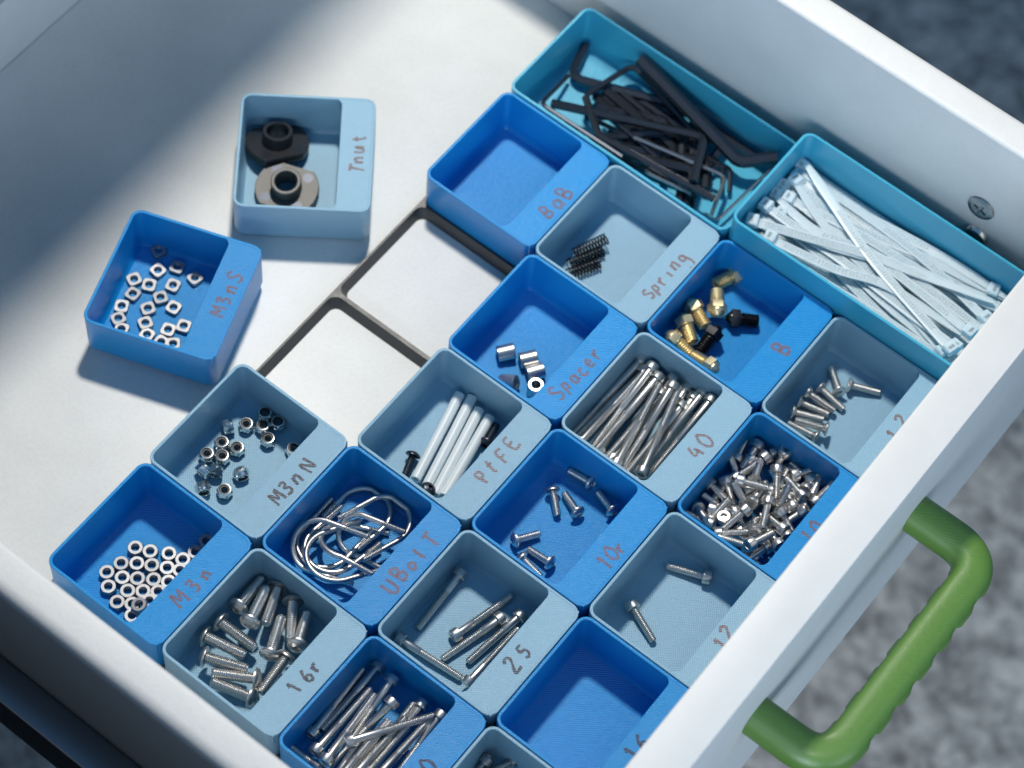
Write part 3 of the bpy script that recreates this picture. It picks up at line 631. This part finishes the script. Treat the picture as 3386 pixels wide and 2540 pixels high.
lps = [ring(2.42, 0, nn), hexring(5.05, .3, nn), hexring(5.05, 2.3, nn), ring(2.44, 2.55, nn), ring(2.40, 3.3, nn), ring(2.22, 3.66, nn), ring(1.92, 3.70, nn), ring(1.78, 3.4, nn), ring(1.78, 2.6, nn), ring(1.34, 2.5, nn), ring(1.34, .2, nn), ring(1.55, 0, nn)]
ny.loops(lps, False, False, True, True); NYB = ny.mesh('nut_body', 35); NYB.materials.append(M['chrome'])
ni = MB(); ni.loops([ring(1.76, 2.62, nn), ring(1.76, 3.25, nn), ring(1.22, 3.25, nn), ring(1.22, 2.62, nn)], False, False, True, True); NYI = ni.mesh('nylon_ring', 35); NYI.materials.append(M['nylon_ring'])
for n, p in enumerate(D['NY']):
    side = n >= 11
    e = empty('lock_nut', P3(p[0], p[1], (p[2] - 3.7) if not side else 4.55), 'lock nut tipped on its side in the bin marked M3nN' if side else 'lock nut standing ring up in the bin marked M3nN', 'nut', 'lock nuts in the bin marked M3nN')
    obj('nut_body', NYB, None, e); obj('nylon_ring', NYI, None, e)
    if side:
        e.rotation_mode = 'QUATERNION'
        ax = [Vector((.45, .6, .05)), Vector((.1, .9, .1)), Vector((-.35, .8, .05)), Vector((.8, -.5, .1)), Vector((.7, -.55, .12))][n - 11].normalized()
        e.rotation_quaternion = frame_mat(ax, .2 + n); e.location = e.location - ax * 1.8 * U
    else: e.rotation_euler = (R.uniform(-.03, .03), R.uniform(-.03, .03), R.uniform(0, 6.28))

# ------------------------------------------------------------------ T nuts (flanged leadscrew nuts)
fl = MB(); n = 48
def flange(z, s=1.0): return [(x * s, max(-9.3, min(9.3, y)) * s, z) for x, y, _ in ring(11.8, 0, n)]
fl.loops([flange(0, .98), flange(.3), flange(2.9), flange(3.2, .98), ring(5.6, 3.2, n), ring(5.6, 0, n)], False, False, True, True); FLM = fl.mesh('flange', 35); FLM.materials.append(M['gunmetal'])
br = MB(); br.loops([ring(5.65, -.2, n), ring(5.65, 8.1, n), ring(5.3, 8.4, n), ring(4.4, 8.4, n), ring(4.1, 8.1, n), ring(4.1, .1, n), ring(4.3, -.2, n)], False, False, True, True); BRM = br.mesh('barrel', 35); BRM.materials.append(M['gunmetal'])
ho = MB()
for k in range(4):
    a = math.radians(45 + 90 * k); c = Vector((8.7 * math.cos(a), 8.7 * math.sin(a), 0))
    ho.loops([[tuple(Vector(q) + c) for q in ring(1.95, 3.24, 16)], [tuple(Vector(q) + c) for q in ring(1.95, 3.21, 16)]])
HOM = ho.mesh('bolt_hole', 35); HOM.materials.append(M['black_oxide'])
for lb, loc, ax, roll in (('flanged T nut in the light at the near side of its bin', (-41.2, 127.4, 3.0), (.03, -.10, 1), .35), ('black plastic flanged T nut at the shaded far side of its bin', (-56.0, 115.6, 4.4), (-.14, .22, 1), 1.0)):
    e = empty('flanged_nut', P3(*loc), lb, 'nut', 'flanged T nuts'); e.rotation_mode = 'QUATERNION'; e.rotation_quaternion = frame_mat(Vector(ax), roll)
    ma = 'black_plain' if 'shade' in lb else 'gunmetal'  # the far nut is black plastic, its own colour
    for nm, me in (('flange', FLM), ('barrel', BRM)): obj(nm, meshfor(me, 0, ma), None, e)
    obj('bolt_hole', HOM, None, e)

# ------------------------------------------------------------------ springs, spacers, tubes
def spring_mesh(Ls, r, wr, turns):
    mb = MB(); path = []; n = int(turns * 14)
    for i in range(n + 1):
        t = i / n; a = t * turns * 2 * math.pi; path.append(Vector((r * math.cos(a), r * math.sin(a), t * Ls)))
    sweep(mb, path, circ(wr, 6), True); return mb.mesh('spring', 60)
SPM = spring_mesh(14.0, 2.05, .30, 11); SPM.materials.append(M['dark_steel'])
for (a, b), lb in zip(D['SP'], ('dark coil spring lying on top of the other springs', 'dark coil spring in the middle of the stack', 'dark coil spring nearest the viewer under the others')):
    e = obj('spring', SPM, None); ax = W3(b) - W3(a); e.location = W3(a) * U; e.rotation_mode = 'QUATERNION'; e.rotation_quaternion = frame_mat(ax, R.uniform(0, 6)); tag(e, lb, 'spring', 'springs in the bin marked Spring')
sp = MB(); lathe(sp, [(1.8, 0), (2.75, 0), (2.95, .2), (2.95, 6.1), (2.75, 6.3), (1.8, 6.3)], 28, False, False)
sp.loops([ring(1.8, 6.3, 28), ring(1.8, 0, 28)], False, False); SPC = sp.mesh('spacer', 35); SPC.materials.append(M['steel'])
axs = [Vector((.62, .78, .1)), Vector((.60, .80, .05)), Vector((.55, .82, .05)), Vector((0, .02, 1)), Vector((.8, .3, .45))]
for p, ax, lb in zip(D['SPC'], axs, ('steel spacer lying on its own, farthest from the ledge', 'steel spacer lying next to another, upper of the touching pair', 'steel spacer lying against the upright one', 'steel spacer standing on end showing its bore', 'steel spacer mostly hidden by the near wall')):
    e = obj('spacer', SPC, None); ax = ax.normalized(); c = W3(p)
    if ax.z > .9: c.z = 5.2
    elif ax.z < .3: c.z = 5.0
    e.location = (c - ax * 3.15) * U; e.rotation_mode = 'QUATERNION'; e.rotation_quaternion = frame_mat(ax, 0); tag(e, lb, 'spacer', 'spacers in the bin marked Spacer')
for n, ((a, b), lb) in enumerate(zip(D['PT'], ('white plastic tube farthest from the ledge', 'second white plastic tube from the left', 'third white plastic tube from the left', 'white plastic tube nearest the ledge'))):
    A, B = W3(a), W3(b); A.z = max(A.z, 4.2); B.z = max(B.z, 4.4); d = (B - A); tb = MB(); path = [A + d * t + Vector((0, 0, -.25 * math.sin(t * 3.14))) - A for t in (0, .2, .4, .6, .8, 1)]
    sweep(tb, path, circ(1.95, 20), False); ins = MB()
    sweep(ins, [p for p in path], circ(1.05, 20)[::-1], False)
    nb = len(tb.v); K2 = len(path)
    tb.add(ins.v, ins.f)
    for end in (0, (K2 - 1) * 20):
        for i in range(20):
            j = (i + 1) % 20; oi_, oj = end + i, end + j; ii, ij = nb + end + (20 - i) % 20, nb + end + (20 - j) % 20
            tb.f.append((oi_, oj, ij, ii))
    o = obj('plastic_tube', tb.mesh('plastic_tube', 40), 'ptfe'); o.location = A * U; tag(o, lb, 'tube', 'white tubes in the bin marked PtFE')

# ------------------------------------------------------------------ nozzles
hx = MB(); hx.loops([hexring(6.3, 0, 24), hexring(6.4, .2, 24), hexring(6.4, 2.9, 24), ring(3.0, 3.1, 24)]); HXM = hx.mesh('hex_body', 30)
tp = MB(); lathe(tp, [(2.6, .05), (2.45, -.5), (.75, -2.1), (.5, -2.2)], 20); TPM = tp.mesh('tip', 30)
tr = MB(); lps = [ring(2.15, 3.0, 18), ring(2.15, 3.7, 18)]; z = 3.7
while z < 9.2: lps += [ring(2.7, z + .38, 18), ring(2.7, z + .5, 18), ring(2.2, z + .88, 18)]; z += .9
lps += [ring(2.2, 9.6, 18), ring(1.2, 9.6, 18), ring(1.0, 8.0, 18)]; tr.loops(lps); TRM = tr.mesh('thread', 50)
nl = ['brass nozzle lying highest up in the shade of its bin', 'brass nozzle with its point towards the viewer and a blazing facet', 'brass nozzle left of the upright bright one', 'brass nozzle second from the near wall corner', 'brass nozzle at the left wall with a pale facet', 'dark steel nozzle lying alone on the right', 'dark steel nozzle with digits cut into its flat, among the brass ones', 'brass nozzle lowest, against the near wall']
for n, (a, b) in enumerate(D['NZ']):
    h, t = W3(a), W3(b); ax = (t - h).normalized(); h.z = max(h.z, 5.3)
    e = empty('nozzle', (h - ax * 1.5) * U, nl[n], 'nozzle', 'nozzles in the blue bin'); e.rotation_mode = 'QUATERNION'
    # roll so that one flat looks up
    q0 = frame_mat(ax, 0); upl = q0.inverted() @ Vector((-.18, .10, 1)); roll = math.atan2(upl.y, upl.x)
    e.rotation_quaternion = frame_mat(ax, roll + {0: .12, 2: .2, 3: -.25, 4: .3}.get(n, 0.05))
    ma = 'dark_steel' if n in (5, 6) else 'brass'
    for nm, me in (('hex_body', HXM), ('thread', TRM), ('tip', TPM)): obj(nm, meshfor(me, n in (5, 6), ma), None, e)

# ------------------------------------------------------------------ U-bolts
ul = ['U-bolt whose bend loops widest, towards the ledge', 'U-bolt with the brightest round bend at the near left', 'U-bolt nested just inside the bright bend', 'U-bolt lying deepest on the left of its bin', 'U-bolt crossing over the pile with a thread in the middle',
      'U-bolt with its bend at the top in the shade', 'U-bolt with its thread pointing at the ledge, upper one', 'U-bolt with its thread pointing at the ledge, lower one']
for n, (S, A0, B0) in enumerate(D['UB']):
    S, A0, B0 = W3(S), W3(A0), W3(B0); d = (A0 - S); Lg = d.length; d.normalize(); c = (A0 + B0) / 2; n1 = (A0 - c); rr_ = n1.length
    nd = (d - n1.normalized() * d.dot(n1.normalized())).normalized()
    def cl(p): return Vector((min(max(p.x, 52.6), 86.0), min(max(p.y, -247.3), -202.7), max(p.z, 3.1)))
    arc = [cl(c + n1 * math.cos(math.pi * k / 44) + nd * rr_ * math.sin(math.pi * k / 44)) for k in range(45)]
    E_ = cl(B0 - nd * Lg); S = cl(S)
    th = min(9.0, Lg * .55)
    sA, sB = S + (arc[0] - S).normalized() * th, E_ + (arc[-1] - E_).normalized() * th
    e = empty('u_bolt', c * U, ul[n], 'u-bolt', 'U-bolts in the bin marked UBolT')
    rd = MB(); sweep(rd, [p - c for p in [sA] + arc + [sB]], circ(.98, 18)); obj('rod', rd.mesh('rod', 50), 'steel', e)
    for a, b in ((S, sA), (E_, sB)):
        tm = MB(); k = max(3, int((b - a).length / .55)); path, rad = [], []
        for i in range(k):
            for f_, r_ in ((0, .80), (.45, 1.0), (.6, 1.0)): path.append(a.lerp(b, (i + f_) / k) - c); rad.append(r_)
        sweep(tm, path, circ(1.0, 10), True, Vector((0, 0, 1)), lambda i, s, rad=rad: [(x * rad[i], y * rad[i]) for x, y in s])
        obj('thread', tm.mesh('thread', 60), 'steel', e)

# ------------------------------------------------------------------ hex keys
hk = ['thick hex key lying on top with its short arm pointing at the viewer', 'thickest hex key running down the middle with its arm over the end wall', 'thin hex key arching over the pile on the left', 'hex key standing up against the far left end', 'bright thin hex key along the near wall of its bin',
      'grey hex key lying straight along the near wall side', 'small bright hex key bent at the lower right end', 'thin hex key with its end free near the near wall', 'slim hex key slanting under the thick one', 'hex key along the far wall ending at the right', 'hex key lying beside the thickest one', 'hex key buried in the middle of the pile',
      'hex key hidden low in the pile', 'small hex key under the right end', 'fine wire-like hex key curving round the right corner']
dia = [3.5, 5.0, 2.3, 3.7, 1.7, 3.0, 1.8, 1.5, 1.9, 3.5, 3.9, 3.0, 3.2, 1.7, 1.2]
for n, pl_ in enumerate(D['HK']):
    pts = [W3(p) for p in pl_]; r = dia[n] / 2
    pts = [Vector((min(max(p.x, 2.2 + r), 97.8 - r), max(min(p.y, -2.2 - r), -47.8 + r), max(p.z, 2.1 + r))) for p in pts]
    path = resample(pts, 2.2 + r * 1.4, 6); mb = MB(); o0 = path[0].copy()
    sweep(mb, [p - o0 for p in path], circ(r, 6, .5)); o = obj('hex_key', mb.mesh('hex_key', 20), 'grey_steel' if n == 6 else ('grey_steel' if n in (7, 14) else 'black_oxide')); o.location = o0 * U
    tag(o, hk[n], 'hex key', 'hex keys in the wide teal bin')
rr = random.Random(11)
for n in range(22):
    u, v = rr.uniform(34, 72), rr.uniform(14, 36); a = rr.uniform(-.2, .9); Lh = rr.uniform(14, 22); r = rr.choice((.9, 1.3, 1.7, 2.0)); z = 2.2 + r + rr.uniform(0, 4.0)
    p = [Vector((u - Lh * math.cos(a), -v - Lh * .8 * math.sin(a), z)), Vector((u + Lh * math.cos(a), -v + Lh * .8 * math.sin(a), z + 1.5)), Vector((u + Lh * math.cos(a) + 6, -v + Lh * .8 * math.sin(a) - 9, z))]
    p = [Vector((min(max(q.x, 3.5), 96.5), max(min(q.y, -3.5), -46.5), q.z)) for q in p]
    path = resample(p, 3.4, 5); mb = MB(); o0 = path[0].copy(); sweep(mb, [q - o0 for q in path], circ(r, 6, .5)); o = obj('hex_key', mb.mesh('hex_key', 20), 'black_oxide'); o.location = o0 * U
    tag(o, 'dark hex key buried at the bottom of the pile', 'hex key', 'hex keys in the wide teal bin')

# ------------------------------------------------------------------ cable ties
def tie(pts, head_at_end, label):
    P = [W3(p) for p in pts]
    P = [Vector((min(max(p.x, 103.5), 196.3), max(min(p.y, -4.0), -46.0), min(max(p.z, 2.9), 27.0))) for p in P]
    if head_at_end: P = P[::-1]
    # smooth
    path = []
    for i in range(len(P) - 1):
        p0, p1, p2, p3 = P[max(i - 1, 0)], P[i], P[i + 1], P[min(i + 2, len(P) - 1)]
        for k in range(7):
            t = k / 7; path.append(0.5 * ((2 * p1) + (p2 - p0) * t + (2 * p0 - 5 * p1 + 4 * p2 - p3) * t * t + (3 * p1 - p0 - 3 * p2 + p3) * t ** 3))
    path.append(P[-1]); nP = len(path); o0 = path[0].copy()
    roll = R.uniform(-.16, .16)
    upv = Vector((0, math.sin(roll), math.cos(roll)))
    sec = [(1.8, -.35), (1.8, .28), (1.0, .36), (1.0, .22), (-1.0, .22), (-1.0, .36), (-1.8, .28), (-1.8, -.35)]
    def tp_(i, s):
        f = i / (nP - 1); k = 1.0 if f < .80 else max(.42, 1 - (f - .80) * 2.9)
        return [(x * k, y) for x, y in s]
    e = empty('cable_tie', o0 * U, label, 'cable tie', 'cable ties in the wide teal bin')
    st = MB(); sweep(st, [p - o0 for p in path], sec, True, upv, tp_); obj('strap', st.mesh('strap', 40), 'tie', e)
    # teeth
    tm = MB(); acc = 0.0; last = path[0]
    for i in range(2, int(nP * .62)):
        a, b = path[i], path[i + 1]; d = (b - a); n_ = max(1, int(d.length / 1.05)); side = d.cross(upv).normalized(); u2 = side.cross(d).normalized(); dn = d.normalized()
        for k in range(n_):
            c = a + d * (k / n_) + u2 * .22 - o0
            tm.add([c - side * .8, c + side * .8, c + side * .8 + u2 * .22 + dn * .35, c - side * .8 + u2 * .22 + dn * .35, c + side * .8 + dn * .55, c - side * .8 + dn * .55], [(0, 1, 2, 3), (3, 2, 4, 5)])
    obj('teeth', tm.mesh('teeth'), 'tie', e)
    d = (path[1] - path[0]).normalized(); side = d.cross(upv).normalized(); u2 = side.cross(d)
    hd = MB()
    def hl(t, sx, y0, y1): 
        return [d * t + side * sx * a + u2 * y for a, y in ((1, y0), (1, y1 - .3), (.8, y1), (-.8, y1), (-1, y1 - .3), (-1, y0))]
    hd.loops([hl(-2.6, 1.9, -.5, 1.7), hl(-2.2, 2.35, -.8, 2.3), hl(1.6, 2.35, -.8, 2.3), hl(2.4, 1.6, -.4, .6)])
    hd.loops([[d * t_ + side * s_ + u2 * z_ for t_, s_, z_ in ((-1.2, -1.2, 2.31), (-.2, -1.2, 2.31), (-.2, 1.2, 2.31), (-1.2, 1.2, 2.31))]], False, True)
    obj('tie_head', hd.mesh('tie_head', 30), 'tie', e)
tl = ['cable tie crossing on top, pointed tip nearest the far left corner', 'cable tie along the far wall of its bin', 'cable tie with its tip second from the far left corner', 'cable tie running to the right under the crossing ones', 'cable tie with its tip in the middle of the left end', 'cable tie whose square head sits second from the near left corner',
      'cable tie whose square head sits in the near left corner', 'cable tie with its tip beside the near left head', 'cable tie laid straight through the middle', 'cable tie along the near wall of its bin', 'cable tie bending towards the far right']
for n, pl_ in enumerate(D['ZT']): tie(pl_, n in (0, 2, 4, 7, 8, 10), tl[n])
rr = random.Random(3)
for n in range(64):
    lay = 3.6 + n * .27
    v1, v2 = rr.uniform(4, 46), rr.uniform(4, 46)
    v1 = v1 * .7 + v2 * .3
    pts = [(103.6 + rr.uniform(0, 7), v1, lay + rr.uniform(-.5, .5))]
    for f in (.33, .66): pts.append((103 + 93 * f, v1 + (v2 - v1) * f + rr.uniform(-2.2, 2.2), lay + rr.uniform(-.4, 1.0)))
    pts.append((196.3 - rr.uniform(0, 3), v2, lay + rr.uniform(-.5, .5)))
    tie(pts, rr.random() < .6, 'pale cable tie lying within the stack in the wide teal bin')
